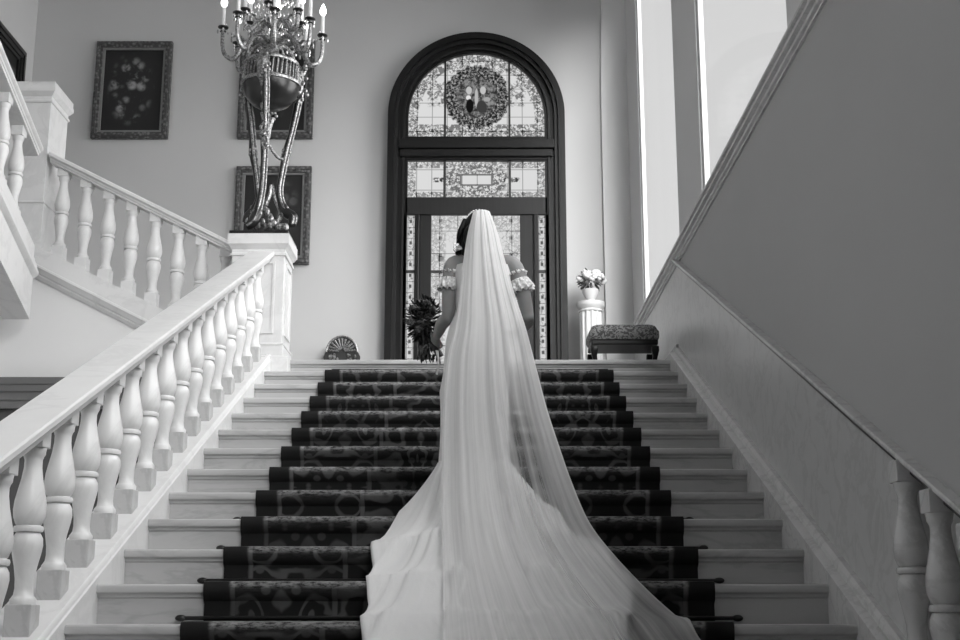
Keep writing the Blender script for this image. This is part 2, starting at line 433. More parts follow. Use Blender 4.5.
# sidelights, posts and leaf
sA, sB = xd(406, 280)+DX, xd(414, 280)+DX
sC, sD = xd(539, 280)+DX, xd(546, 280)+DX
lA, lB = xd(431, 280)+DX, xd(520.5, 280)+DX
sl = stained('sidelight', .045, 1)
for a, b in ((sA, sB), (sC, sD)):
    MB().box(a-.06 if a == sA else b, a if a == sA else b+.06, DY, YB+.05, LAND, zg).build('jamb', M['wood'], dr, 0, .006)
    glass('sidelight_glass', [(a, LAND+.3), (a, zg), (b, zg), (b, LAND+.3)], sl, (a+b)/2, LAND+1.2)
    MB().box(a, b, DY+.01, DY+.08, LAND, LAND+.3).build('sidelight_panel', M['wood2'], dr, 0, .006)
    MB().box(a, b, DY+.02, DY+.06, zd(272), zd(269.5)).build('glazing_bar', M['lead'], dr, 0)
for a, b in ((sB, sB+.055), (sC-.055, sC)):
    MB().box(a, b, DY-.01, YB+.05, LAND, zg).build('post', M['wood'], dr, 0, .01)
leaf = MB()
leaf.box(sB+.058, lA, DY+.02, DY+.1, LAND+.005, zg).box(lB, sC-.058, DY+.02, DY+.1, LAND+.005, zg).box(lA, lB, DY+.02, DY+.1, LAND+.005, LAND+.3)
lo = leaf.build('door_leaf', M['wood2'], dr, 0, .006)
glass('leaf_glass', [(lA, LAND+.3), (lA, zg), (lB, zg), (lB, LAND+.3)], stained('leaf', (lB-lA)/2, zg-LAND-1.2), (lA+lB)/2, LAND+1.2, lo)
MB().box(lA, lB, DY+.03, DY+.06, zd(272), zd(269.5)).build('glazing_bar', M['lead'], lo, 0)
MB().box(lB+.05, lB+.085, DY-.0, DY+.02, LAND+.95, LAND+1.2).ball((lB+.067, DY-.04, LAND+1.05), .03).tube([(lB+.067, DY+.01, LAND+1.05), (lB+.067, DY-.03, LAND+1.05)], .012).build('door_handle', M['gilt'], lo)

# ------------------------------------------------------------------ the main stair
sc_ = thing('staircase', (0, 1.7, 0), 'wide pale marble staircase climbing to the landing under the dark runner', 'staircase')
for k in range(-9, 13):
    y, z = Y0 + T*k, Z0 + R*k
    yb = y + T + .06 if k < 12 else 10.6
    pr = [(y+.012, z), (y+.004, z-.006), (y, z-.02), (y+.004, z-.036), (y+.012, z-.042), (y+.022, z-.045), (y+.024, z-.056), (y+.034, z-.064),
          (y+.036, z-R-.01), (yb, z-R-.01), (yb, z)]
    x1 = XR+.005; x0_ = XL-.005
    MB().prism(pr, 'x', x0_, x1).build('step', M['step'], sc_, 35)
cb = MB()
sec = [(-.16, -.6), (-.16, .05), (.07, .05), (.075, .058), (.10, .058), (.108, .048), (.112, .03), (.12, .024), (.12, -.45)]
XB = -1.86
cb.shear(sec, (XB, 1.9, NL(1.9)), (XB, 10.5, NL(10.5)), (1,0,0))
cb.build('curb', M['marble'], sc_, 30)

# runner
HWc, XC = 1.15, -.105
prof = []; vlen = 0
def rp(y, z, nose):
    prof.append((y, z, nose))
th = .014
for k in range(-9, 12):
    y, z = Y0 + T*k, Z0 + R*k
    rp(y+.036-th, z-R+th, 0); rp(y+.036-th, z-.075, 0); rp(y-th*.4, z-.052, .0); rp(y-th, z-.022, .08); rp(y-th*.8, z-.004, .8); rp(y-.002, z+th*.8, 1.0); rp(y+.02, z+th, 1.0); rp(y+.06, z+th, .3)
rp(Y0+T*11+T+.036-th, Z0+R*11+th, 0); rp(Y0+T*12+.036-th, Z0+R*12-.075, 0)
mb = MB(); NU = 60
at = {'cu': [], 'cv': [], 'nose': []}
cum = 0; rows = []
for i, (y, z, no) in enumerate(prof):
    if i: cum += math.hypot(y-prof[i-1][0], z-prof[i-1][1])
    row = []
    for j in range(NU+1):
        u = -HWc + 2*HWc*j/NU
        row.append(len(mb.v)); mb.v.append(Vector((XC+u, y, z)))
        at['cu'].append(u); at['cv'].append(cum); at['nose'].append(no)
    rows.append(row)
for a, b in zip(rows, rows[1:]):
    for j in range(NU): mb.f.append((a[j], a[j+1], b[j+1], b[j]))
# turned-down side edges so the runner has its thickness
for j, sg in ((0, -1), (NU, 1)):
    base = []
    for i, (y, z, no) in enumerate(prof):
        base.append(len(mb.v)); mb.v.append(Vector((XC+sg*(HWc+.002), y+th*.8, z-th)))
        at['cu'].append(sg*HWc); at['cv'].append(0); at['nose'].append(0)
    for i in range(len(prof)-1): mb.f.append((rows[i][j], rows[i+1][j], base[i+1], base[i]))
mb.att = at
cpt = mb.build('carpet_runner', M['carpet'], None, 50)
tag(cpt, 'dark patterned carpet runner with scroll motifs down the middle of the stairs', 'carpet')
ordw = {-1: 'just below the bottom edge of the photo', 0: 'lowest of the stair rods in view', 1: 'second stair rod up from the bottom', 2: 'third stair rod up from the bottom', 3: 'fourth stair rod up from the bottom', 4: 'fifth stair rod up from the bottom'}
for k in range(0, 5):
    y, z = Y0 + T*(k+1) + .036 - th - .012, Z0 + R*k + th + .012
    t = thing('stair_rod', (XC, y, z-.012), 'dark metal rod across the runner, ' + ordw[k], 'stair rod', 'rods holding the stair runner')
    MB().tube([(XC-1.24, y, z), (XC+1.24, y, z)], .009, 10).build('bar', M['rod'], t)
    for sg in (-1, 1):
        MB().ball((XC+sg*1.25, y, z), (.026, .015, .015)).build('finial', M['rod'], t)

# ------------------------------------------------------------------ balustrades
RH = [(.07, .855), (.074, .872), (.082, .876), (.086, .892), (.10, .898), (.107, .906), (.107, .930), (.100, .940), (.06, .944)]
rail_sec = [(-a, h) for a, h in RH] + [(a, h) for a, h in reversed(RH)]
def bal_prof(z0, z1):
    h = z1 - z0
    pts = [(.052, 0), (.053, .03), (.046, .045), (.040, .06), (.0365, .10), (.038, .16), (.046, .24), (.0575, .32), (.0625, .37), (.060, .415), (.050, .445), (.047, .452),
           (.058, .458), (.061, .475), (.058, .492), (.047, .498), (.052, .505), (.0625, .55), (.066, .60), (.0625, .66), (.053, .73), (.043, .80), (.0365, .87), (.036, .92), (.040, .94), (.046, .955), (.047, .975), (.05, 1.0)]
    return [(r, z0 + h*t) for r, t in pts]
def baluster_mesh_set(parent, x, y, zl, pm, bm_, pz0=-.03):
    org = Vector((x, y, zl))
    key = parent.name.split('.')[0]
    if key not in BPROTO:
        ORG['__b'] = org
        class _p: name = '__b'
        def mk(name, mb, mat, bev=0, sm=40):
            o = mb.build(name, mat, None, sm, bev); me = o.data
            for v in me.vertices: v.co -= org
            return o
        s = mk('baluster', MB().lathe(bal_prof(.155, .79), org), bm_)
        p = mk('plinth', MB().box(x-.054, x+.054, y-.054, y+.054, zl+pz0, zl+.155), pm, .004, 0)
        b = mk('cap_block', MB().box(x-.05, x+.05, y-.05, y+.05, zl+.79, zl+.875), bm_, .004, 0)
        BPROTO[key] = (s, p, b)
        new = (s, p, b)
    else:
        new = tuple(o.copy() for o in BPROTO[key])
        for o in new: C.objects.link(o)
    s, p, b = new
    s.parent = parent; s.location = org - ORG[parent.name]
    p.parent = s; b.parent = s; p.location = (0,0,0); b.location = (0,0,0)
BPROTO = {}
# main left
bl = thing('stair_balustrade', (XB, 6.5, NL(6.5)), 'white marble balustrade climbing the left side of the main stairs to the newel', 'balustrade')
MB().shear(rail_sec, (XB, 1.9, NL(1.9)), (XB, 10.52, NL(10.52)), (1,0,0)).build('handrail', M['marble'], bl, 30)
for j in range(20):
    y = 10.2 - .35*j
    baluster_mesh_set(bl, XB, y, NL(y), M['plinth'], M['marble'])
# right, below the marble panel
XQ = 1.65; HT = .870
b2 = thing('lower_balustrade', (XQ, 4.0, NL(4.0)), 'grey marble balustrade at lower right where the wall panel stops', 'balustrade')
rs = [(-.045, HT-.024), (-.052, HT-.018), (-.052, HT-.006), (-.046, HT), (.025, HT), (.025, HT-.024)]
MB().shear(rs, (XQ, 1.9, NL(1.9)), (XQ, yt-.02, NL(yt-.02)), (1,0,0)).build('handrail', M['rail_grey'], b2, 30)
MB().shear([(-.014, HT-.065), (-.014, HT-.022), (.025, HT-.022), (.025, HT-.065)], (XQ, 1.9, NL(1.9)), (XQ, yt-.05, NL(yt-.05)), (1,0,0)).build('shadow_strip', M['rod'], b2, 30)  # dark metal strip set in for the shaded gap under the rail
for j in range(6):
    y = 4.96 - .335*j
    baluster_mesh_set(b2, XQ-.015, y, NL(y)-.035, M['plinth'], M['rail_grey'])
# side flight rising to the left, seen square on
YS = 10.72; SS = .505
def LS(x): return P(222, 245, 10.6).z - .866 + SS*(-2.24 - x)
b3 = thing('side_balustrade', (-2.9, YS, LS(-2.9)), 'white marble balustrade rising leftward from the newel with the candelabrum', 'balustrade')
MB().shear(rail_sec, (-2.06, YS, LS(-2.06)), (-3.80, YS, LS(-3.80)), (0,1,0)).build('handrail', M['marble'], b3, 30)
for j in range(9):
    x = -3.685 + .208*j
    baluster_mesh_set(b3, x, YS, LS(x), M['marble'], M['marble'], -.055)
f3 = thing('side_flight', (-2.9, YS+.6, LAND), 'side flight of stairs with white moulded stringer rising leftward behind the balustrade', 'staircase')
sec = [(.12, .055), (-.10, .055), (-.10, -.10), (-.125, -.105), (-.125, -.125), (-.11, -.14), (-.09, -.17), (-.075, -.175), (-.075, -.19), (-.06, -.21), (-.04, -.225), (.12, -.225)]
MB().shear(sec, (-2.0, YS, LS(-2.0)), (-3.98, YS, LS(-3.98)), (0,1,0)).build('stringer', M['marble'], f3, 30)
for k in range(6):
    x = -2.15 - .29*k
    MB().box(x-.31, x, YS+.1, YS+1.9, LAND, LAND+.147*(k+1)).build('step', M['step'], f3, 0, .006)
MB().box(XWL+.005, -3.9, YS+.1, YS+1.9, LAND, LAND+.147*7).build('half_landing', M['step'], f3, 0)
# wall under it
def LSb(x): return LS(x) - .2
YW = YS - .03
ws = struct('wall_under_flight')
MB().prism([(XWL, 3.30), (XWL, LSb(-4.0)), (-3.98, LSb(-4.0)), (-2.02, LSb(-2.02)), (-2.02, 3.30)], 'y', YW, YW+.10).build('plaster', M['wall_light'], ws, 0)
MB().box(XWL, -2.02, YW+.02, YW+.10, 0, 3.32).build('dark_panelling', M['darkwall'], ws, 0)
tr = MB()
sec = [(.05, 3.30), (-.03, 3.30), (-.03, 3.36), (-.05, 3.37), (-.05, 3.43), (-.075, 3.44), (-.075, 3.49), (-.09, 3.50), (-.09, 3.555), (.05, 3.555)]
tr.loft([[(x, YW+a, z) for a, z in sec] for x in (XWL, -2.03)])
tr.build('cornice', M['trim_grey'], ws, 30)
# upper flight coming toward the viewer at far left
XU = -3.875
def LU(y): return P(40, 148, 10.3).z - .862 + SL*(10.3 - y)
b4 = thing('upper_balustrade', (XU, 9.5, LU(9.5)), 'white marble balustrade at the far left edge rising toward the viewer', 'balustrade')
MB().shear(rail_sec, (XU, 10.38, LU(10.38)), (XU, 7.6, LU(7.6)), (1,0,0)).build('handrail', M['marble'], b4, 30)
for j in range(4):
    y = 10.08 - .35*j
    baluster_mesh_set(b4, XU, y, LU(y), M['marble'], M['marble'])
f4 = thing('upper_flight', (-4.4, 9.5, LU(9.5)-.5), 'upper flight of stairs with moulded white stringer at far left overhead', 'staircase')
sec = [(-.12, .055), (.10, .055), (.10, -.06), (.112, -.065), (.112, -.10), (.135, -.12), (.135, -.15), (.15, -.17), (.15, -.20), (.125, -.22), (.105, -.23), (.105, -.58), (-.12, -.58)]
MB().shear(sec, (XU, 10.38, LU(10.38)), (XU, 7.6, LU(7.6)), (1,0,0)).build('stringer', M['marble'], f4, 30)
MB().shear([(-1.19, -.55), (-.12, -.55), (-.12, -.30), (-1.19, -.30)], (XU, 10.38, LU(10.38)), (XU, 7.6, LU(7.6)), (1,0,0)).build('soffit', M['wall'], f4, 0)
for k in range(6):
    y = 10.38 - T*k
    MB().box(XWL+.003, XU-.12, y-T-.02, y, LU(y)-.3, LU(y-T)-.005).build('step', M['step'], f4, 0, .006)

# newels
def newel(x, y, z0, ztop, hc, hs, label, basez=None, panel=True):
    t = thing('newel_post', (x, y, z0), label, 'newel post')
    def sq(h, a, b, mb): mb.box(x-h, x+h, y-h, y+h, a, b)
    zb = basez or z0
    mb = MB(); sq(hs, z0+.2, ztop-.10, mb); mb.build('shaft', M['marble'], t, 0, .004)
    mb = MB()
    rings = []
    for h, z in ((hs+.004, ztop-.19), (hs+.012, ztop-.185), (hs+.012, ztop-.165), (hs+.002, ztop-.16), (hs+.002, ztop-.13), (hs+.014, ztop-.12), (hs+.03, ztop-.095), (hs+.036, ztop-.09), (hs+.036, ztop-.06), (hc, ztop-.042), (hc, ztop)):
        rings.append([(x-h, y-h, z), (x+h, y-h, z), (x+h, y+h, z), (x-h, y+h, z)])
    mb.loft(rings); mb.build('cap', M['marble'], t, 20)
    mb = MB(); (sq(hs+.07, zb, zb+.2, mb), sq(hs+.014, zb+.1, zb+.30, mb)) if panel else sq(hs+.006, zb, zb+.45, mb)
    if panel: sq(hs+.02, zb+.30, zb+.32, mb)
    else: sq(hs+.012, zb+.45, zb+.47, mb)
    mb.build('base', M['marble'], t, 0, .005)
    # raised border around a sunk panel on the front and the right side
    if not panel: return t
    pz0, pz1 = zb+.40, ztop-.24; w = .012; b = hs-.075
    mb = MB()
    for (a0, a1, c0, c1) in ((-b, -b+.02, pz0+.02, pz1-.02), (b-.02, b, pz0+.02, pz1-.02), (-b, b, pz0, pz0+.02), (-b, b, pz1-.02, pz1)):
        mb.box(x+a0, x+a1, y-hs-w, y-hs+.005, c0, c1)
        if panel: mb.box(x+hs-.005, x+hs+w, y+a0, y+a1, c0, c1)
    mb.build('panel_moulding', M['marble'], t, 0)
    return t
NX, NY, NZT = -1.89, 10.63, P(260, 233, 10.37).z
newel(NX, NY, LAND-.3, NZT, .257, .222, 'square white marble newel carrying the candelabrum at the stair head', LAND-.19)
NZ2 = P(55, 81, 10.62).z
newel(P(55, 81, 10.62).x-.262, 10.882, LS(-3.75)+.0, NZ2, .262, .232, 'tall square white marble newel at upper left where two flights meet', LS(-3.75)+.05, False)

# ------------------------------------------------------------------ candelabrum
CYc = NY; CXc = P(266.5, 120, NY).x
cd = thing('candelabrum', (CXc, CYc, NZT), 'tall bronze tripod candelabrum with lit candles standing on the marble newel', 'candelabrum')
def zz(py): return P(266, py, NY).z
mb = MB(); mb.box(NX-.25, NX+.25, NY-.25, NY+.25, NZT, NZT+.03); mb.build('base_slab', M['black'], cd, 0, .004)
zb = NZT + .03
def leg(pts, fl=1.0):
    mb = MB(); mb.tube([P(*p) for p in pts], [.038, .034, .030, .040, .028, .028, .036, .048, .046, .036][:len(pts)], 10, 5)
    lg = mb.build('leg', M['bronze'], cd)
    mb = MB()
    q = [P(*p) for p in pts]
    mb.tube([p + Vector((.006, -.034, 0)) for p in q], [.013]*len(q), 6, 5)
    mb.tube([p + Vector((.030, -.020, 0)) for p in q], [.008]*len(q), 6, 5)
    for p, r in ((q[0], .05), (q[3], .042), (q[-3], .045)):
        for a in range(5):
            mb.ball(p + Vector((.03*math.cos(a*1.26), -.02, .03*math.sin(a*1.26))), (r*.4, r*.35, r*.55), 8, 6)
    mb.build('gilt_mount', M['gilt'], lg)
    return lg
fl_ = leg([(265.5, 70, 10.35), (266, 90, 10.35), (265.5, 112, 10.41), (265, 136, 10.48), (264, 162, 10.52), (262.5, 186, 10.53), (260, 202, 10.51), (257, 214, 10.47), (253, 222, 10.45), (247, 226.5, 10.46)])
gm_ = MB()
for i in range(60):
    t_ = i/59; c_ = P(265.5 - 2*t_, 70 + 78*t_, 10.31 + .15*t_)
    gm_.ball(c_ + Vector((random.uniform(-.03, .03), random.uniform(-.01, .01), 0)), (.013, .012, .016 + .012*random.random()), 6, 5)
gm_.build('leaf_garland', M['gilt'], fl_)
leg([(299, 100, 10.80), (296, 115, 10.80), (291, 136, 10.79), (286.5, 153, 10.78), (282.5, 172, 10.77), (279.5, 190, 10.76), (281, 202, 10.76), (286, 212, 10.74), (293, 217, 10.72), (292, 225, 10.70)])
leg([(248, 100, 10.86), (250.5, 118, 10.86), (252.5, 138, 10.85), (253.5, 153, 10.84), (256, 172, 10.82), (258, 190, 10.82), (259, 200, 10.82), (255, 210, 10.86), (249, 216, 10.90), (246, 223, 10.92)])
mb = MB()                     # inner scroll between the legs and the swag
mb.tube([P(266, 205, 10.75), P(270, 195, 10.75), P(272, 185, 10.76), P(276, 200, 10.76), P(281, 213, 10.76), P(277, 222, 10.76), P(270, 223, 10.75)], [.02, .02, .016, .02, .022, .02, .02], 8, 5)
for a in range(64):
    t_ = random.random()
    mb.ball(P(249+38*t_, 227-26*max(0, 1-abs(t_-.32)*2.4)*random.random(), 10.50+.2*random.random()), (.022, .022, .036), 6, 5)
mb.build('foot_ornament', M['gilt'], cd)
mb = MB()
for i in range(13):
    t_ = i/12; mb.ball(P(268+18*t_, 143+16*math.sin(PI*t_*.62), 10.66+.1*t_), .016, 8, 6)
mb.tube([P(268, 143, 10.66), P(270, 128, 10.66), P(273, 118, 10.66)], [.012, .016, .02], 8, 4)
for a in range(6): mb.ball(P(273, 116, 10.66)+Vector((.03*math.cos(a), 0, .03*math.sin(a))), .016, 8, 6)
mb.build('bead_swag', M['gilt'], cd)
BX = P(271, 90, NY).x
bw = MB(); zr0, zr1 = zz(87), zz(64)
bw.lathe([(.02, zz(109.5)), (.10, zz(108)), (.17, zz(103.5)), (.22, zz(97)), (.245, zz(91)), (.25, zr0), (.23, zr0+.01), (.22, zr0+.02)], (BX, CYc, 0), 32)
bw.build('bowl', M['bronze'], cd)
rm = MB()
rm.lathe([(.235, zr0), (.265, zr0), (.27, zr0+.02), (.262, zr0+.035), (.235, zr0+.035)], (BX, CYc, 0), 32)
rm.lathe([(.22, zr1-.03), (.245, zr1-.03), (.25, zr1-.015), (.245, zr1), (.22, zr1)], (BX, CYc, 0), 32)
rm.build('rim', M['gilt'], cd)
MB().lathe([(.21, zr0+.02), (.21, zr1-.02), (.05, zr1-.01)], (BX, CYc, 0), 32).build('inner_drum', M['black'], cd)
gl_ = MB()
for a in range(36):
    an = 2*PI*a/36
    gl_.tube([(BX+.24*math.cos(an), CYc+.24*math.sin(an), zr0+.03), (BX+.235*math.cos(an+.06), CYc+.235*math.sin(an+.06), zr1-.03)], .008, 6)
gl_.build('gallery', M['gilt'], cd)
for an in (-PI/2-.15, .45, PI-.35):
    orn = MB()
    c0 = Vector((BX+.25*math.cos(an), CYc+.25*math.sin(an), 0))
    orn.ball(c0 + Vector((0, 0, (zr0+zr1)/2-.01)), (.05, .04, (zr1-zr0)/2+.05), 10, 8)
    for a in range(34):
        q = Vector((random.gauss(0, .035), random.gauss(0, .025), zr0-.06+random.random()*(zr1-zr0+.10)))
        orn.ball(c0+q, (.014+.012*random.random(), .014, .018+.014*random.random()), 6, 5)
    orn.build('mask_ornament', M['gilt'], cd)
stem = MB()
stem.lathe([(.085, zr1-.02), (.08, zz(60)), (.085, zz(58)), (.062, zz(55)), (.058, zz(46)), (.065, zz(43)), (.03, zz(40)), (.03, zz(26)), (.075, zz(20)), (.03, zz(17)), (.025, zz(0)), (.04, zz(-12)), (.02, zz(-30)), (.004, zz(-36))], (BX, CYc, 0), 20)
stem.build('stem', M['gilt'], cd)
for sx in ((256, 62, 10.7), (286, 62, 10.72), (270, 64, 10.55)):
    a = P(*sx); b = Vector((BX, CYc, zz(44))); mid = (a+b)/2 + Vector((0, 0, .06)) + (a-b)*.12
    MB().tube([a, (a+mid)/2, mid, b], [.016, .014, .014, .016], 8, 4).build('strut', M['gilt'], cd)
def branch(an, zc, r, drop, rise, clen):
    d = Vector((math.cos(an), math.sin(an), 0)); o = Vector((BX, CYc, zc))
    def q(rr, dz): return o + d*rr + Vector((0,0,dz))
    mb = MB(); mb.tube([q(.04, 0), q(.3*r, .045), q(.55*r, 0), q(.75*r, -drop), q(.93*r, -drop*.85), q(r, -drop*.2), q(r, rise)], [.02, .02, .024, .024, .021, .018, .017], 8, 5)
    mb.tube([q(.55*r, 0), q(.66*r, .06), q(.8*r, .05), q(.82*r, 0)], [.013, .013, .012, .009], 6, 4)
    br = mb.build('branch', M['gilt'], cd)
    c0 = q(r, rise)
    MB().lathe([(.008, -.035), (.03, -.028), (.014, -.016), (.02, 0), (.046, .008), (.048, .016), (.02, .018)], c0, 16).build('drip_pan', M['bronze'], br)
    MB().lathe([(.017, .012), (.015, clen), (.011, clen+.008)], c0, 10).build('candle', M['candle'], br)
    MB().lathe([(.010, clen+.004), (.028, clen+.03), (.031, clen+.055), (.018, clen+.095), (.002, clen+.125)], c0, 10).build('flame_bulb', M['bulb'], br)
    cm = MB()
    for i in range(7):
        t_ = i/6; cm.ball(q(r*(.15+.8*t_), .10-.14*math.sin(PI*t_)+.06*t_), (.012, .012, .018), 6, 5)
    for i in range(4):
        e = c0 + Vector((.046*math.cos(i*PI/2+an), .046*math.sin(i*PI/2+an), -.03))
        cm.ball(e, (.009, .009, .022), 6, 5)
    cm.build('crystal_drops', M['silver'], br)['kind'] = 'stuff'
for i in range(8): branch(-2.95 + i*2*PI/8, zz(45), .44, .155, .12, .20)
for i in range(6): branch(-2.6 + i*2*PI/6, zz(26), .27, .08, .08, .20)
cm = MB()
for i in range(150):
    an = random.random()*2*PI; t_ = random.random(); rr = .05+.20*math.sin(PI*t_)*random.random()**.5
    cm.ball((BX+rr*math.cos(an), CYc+rr*math.sin(an), zz(36)+(zz(-22)-zz(36))*t_), (.009, .009, .016+.01*random.random()), 6, 4)
cd_c = cm.build('crystal_cluster', M['silver'], cd); cd_c['kind'] = 'stuff'

# ------------------------------------------------------------------ pictures
def picture(c, ux, w, h, fw, label, mat, depth=.06, fm='frame', liner=True):
    """c = centre on the wall, ux = unit vector along the wall, seen from the room"""
    nrm = Vector((ux.y, -ux.x, 0))
    t = thing('framed_painting', c, label, 'painting')
    def slab(a0, a1, z0, z1, d0, d1, mb):
        pts = []
        for dz in (z0, z1):
            for (a, d) in ((a0, d0), (a1, d0), (a1, d1), (a0, d1)):
                pts.append(Vector(c) + ux*a + nrm*d + Vector((0,0,dz)))
        mb.add(pts, [(0,1,2,3), (4,7,6,5), (0,4,5,1), (1,5,6,2), (2,6,7,3), (3,7,4,0)])
    def ring(w, h, f, d0, d1, mb):
        slab(-w/2, w/2, h/2-f, h/2, d0, d1, mb); slab(-w/2, w/2, -h/2, -h/2+f, d0, d1, mb)
        slab(-w/2, -w/2+f, -h/2+f, h/2-f, d0, d1, mb); slab(w/2-f, w/2, -h/2+f, h/2-f, d0, d1, mb)
    mb = MB(); ring(w, h, fw*.75, 0.002, depth, mb); ring(w-.03, h-.03, fw*.35, depth, depth+.015, mb); mb.build('frame', M[fm], t, 0, .006)
    mb = MB(); ring(w-1.5*fw, h-1.5*fw, fw*.25, 0.002, depth*.75, mb)
    mb.build('liner', M['liner' if liner else fm], t, 0, .003)
    mb = MB(); slab(-w/2+fw, w/2-fw, -h/2+fw, h/2-fw, .005, depth*.4, mb)
    cv = mb.build('canvas', mat, t, 0)
def backpic(x0, y0, x1, y1, label, mat):
    a = P(x0, y0, YB-.05); b = P(x1, y1, YB-.05)
    a2 = P(x0-(y1-y0)*.065*0, y1, YB-.05)
    w = b.x - P(x0-4 if x0 < 200 else x0-3, y1, YB-.05).x; h = a.z - b.z
    cxm = (P(x0, y0, YB-.05).x + P(x1+ (4 if x0 < 200 else 3), y0, YB-.05).x)/2
    picture(Vector((cxm, YB, (a.z+b.z)/2)), Vector((1,0,0)), w, h, .10, label, mat)
backpic(96.5, 41, 169.5, 138, 'dark flower still life in carved frame alone on the upper left wall', canvas('canvas_flowers', 4.3, -.02, .02, .26, .44, .42))
backpic(240.5, 40, 313, 138, 'dark painting in carved frame behind the lit candles, upper of two', canvas('canvas_dusk', 8.4, .0, -.1, .2, .3, .08))
backpic(236, 166, 309.5, 264, 'dark painting in carved frame behind the candelabrum legs, lower of two', canvas('canvas_leaves', 5.7, .10, .08, .2, .35, .10))
pc = Vector((XWL, 12.42, 6.98))
picture(pc, Vector((0, 1, 0)), 1.74, 1.5, .15, 'black framed picture on the left side wall, cut by the photo edge', canvas('canvas_print', 2.2, 0, 0, .5, .5, .2), .07, 'black', False)

# ------------------------------------------------------------------ stool, pedestal, screen
sx0, sx1 = P(591, 345, 10.85).x, P(659, 345, 10.85).x
sy0, sy1 = 10.85, 11.27
sz = P(625, 339, 10.85).z
stl = thing('footstool', ((sx0+sx1)/2, (sy0+sy1)/2, LAND), 'dark wooden stool with tapestry cushion on the landing beside the right wall', 'stool')
mb = MB(); nx = 18; rings = []
top = P(625, 326, 10.95).z
for i in range(9):
    t_ = i/8
    h = sz + (top-sz)*math.sin(t_*PI/2)**1.0
    ins = .0 if i == 0 else (-.012 if i < 4 else .0) + .05*(1-math.cos(t_*PI/2))**2.0
    r = .06; ring = []
    x0_, x1_, y0_, y1_ = sx0+ins, sx1-ins, sy0+ins, sy1-ins
    for (cx_, cy_, a0) in ((x1_-r, y1_-r, 0), (x0_+r, y1_-r, PI/2), (x0_+r, y0_+r, PI), (x1_-r, y0_+r, 1.5*PI)):
        for k in range(5): ring.append((cx_+r*math.cos(a0+k*PI/8), cy_+r*math.sin(a0+k*PI/8), h))
    rings.append(ring)
mb.loft(rings); mb.build('cushion', M['tapestry'], stl, 60)
mb = MB(); mb.box(sx0+.005, sx1-.005, sy0+.005, sy1-.005, sz-.048, sz); mb.build('seat_frame', M['wood'], stl, 0, .01)
for lx in (sx0+.03, sx1-.03):
    for ly in (sy0+.03, sy1-.03):
        mb = MB()
        ins = .012 if lx < (sx0+sx1)/2 else -.012
        rings = []
        for z, h in ((LAND, .016), (LAND+.03, .02), (LAND+.05, .016), (sz-.14, .022), (sz-.10, .032), (sz-.06, .03)):
            o_ = ins*(1 if z < LAND+.1 else 0)
            rings.append([(lx+o_-h, ly-h, z), (lx+o_+h, ly-h, z), (lx+o_+h, ly+h, z), (lx+o_-h, ly+h, z)])
        mb.loft(rings); mb.build('leg', M['wood'], stl, 30, .004)
px_, py_ = P(591, 320, 13.3).x, 13.3
pzt = P(591, 303, py_).z
ped = thing('fluted_pedestal', (px_, py_, LAND), 'white fluted column pedestal beside the dark arched door', 'pedestal')
n = 48; rings = []
for z in (LAND+.16, pzt-.10):
    rings.append([(px_+(.118 if j % 4 < 2 else .104)*math.cos(2*PI*j/n), py_+(.118 if j % 4 < 2 else .104)*math.sin(2*PI*j/n), z) for j in range(n)])
MB().loft(rings).build('fluted_shaft', M['white'], ped, 20)
MB().lathe([(.105, pzt-.11), (.13, pzt-.10), (.125, pzt-.085), (.115, pzt-.08), (.145, pzt-.045), (.15, pzt-.03), (.15, pzt), (.05, pzt)], (px_, py_, 0), 28).build('capital', M['white'], ped)
MB().box(px_-.17, px_+.17, py_-.17, py_+.17, LAND, LAND+.07).lathe([(.165, LAND+.07), (.165, LAND+.10), (.13, LAND+.115), (.145, LAND+.14), (.11, LAND+.165)], (px_, py_, 0), 28).build('base', M['white'], ped)
vs = thing('flower_vase', (px_, py_, pzt), 'small white vase of pale round blooms on top of the fluted pedestal', 'flowers')
vt = P(591, 290, py_).z
MB().lathe([(.07, pzt), (.075, pzt+.015), (.04, pzt+.03), (.06, pzt+.06), (.085, vt-.03), (.09, vt), (.075, vt), (.05, pzt+.07)], (px_, py_, 0), 24).build('vase', M['white'], vs)
fc = P(591, 280, py_)
def bloom(mb, c, r, seed):
    rnd = random.Random(seed)
    for k in range(16):
        d = Vector((rnd.gauss(0,1), rnd.gauss(0,1), rnd.gauss(0,1))).normalized()
        mb.ball(c + d*r*.55, (r*.5, r*.5, r*.42), 8, 5)
for i in range(15):
    d = Vector((math.cos(i*2.4)*math.sqrt(1-(i/15)**2), math.sin(i*2.4)*math.sqrt(1-(i/15)**2), -.15+i/15))
    mb = MB(); bloom(mb, fc + Vector((d.x*.125, d.y*.11, d.z*.10)), .047, i); mb.build('bloom', M['petal'], vs)
mb = MB()
def leafq(mb, c, d, l, w, up=Vector((0,0,1))):
    d = d.normalized(); s_ = d.cross(up); s_ = s_.normalized() if s_.length > .01 else Vector((1,0,0)); nn = s_.cross(d)
    pts = [c, c+d*l*.35+s_*w*.5-nn*.1*l, c+d*l*.4+nn*.06*l, c+d*l*.35-s_*w*.5-nn*.1*l, c+d*l*.75+s_*w*.32-nn*.08*l, c+d*l*.78+nn*.02*l, c+d*l*.75-s_*w*.32-nn*.08*l, c+d*l-nn*.12*l]
    mb.add(pts, [(0,1,2), (0,2,3), (1,4,5,2), (2,5,6,3), (4,7,5), (5,7,6)])
for i in range(46):
    d = Vector((random.gauss(0,1), random.gauss(0,1), random.gauss(0,.7))).normalized()
    leafq(mb, fc+Vector((d.x*.07, d.y*.07, d.z*.05)), d, .10, .035)
mb.build('leaves', M['leaf2'], vs, 60)
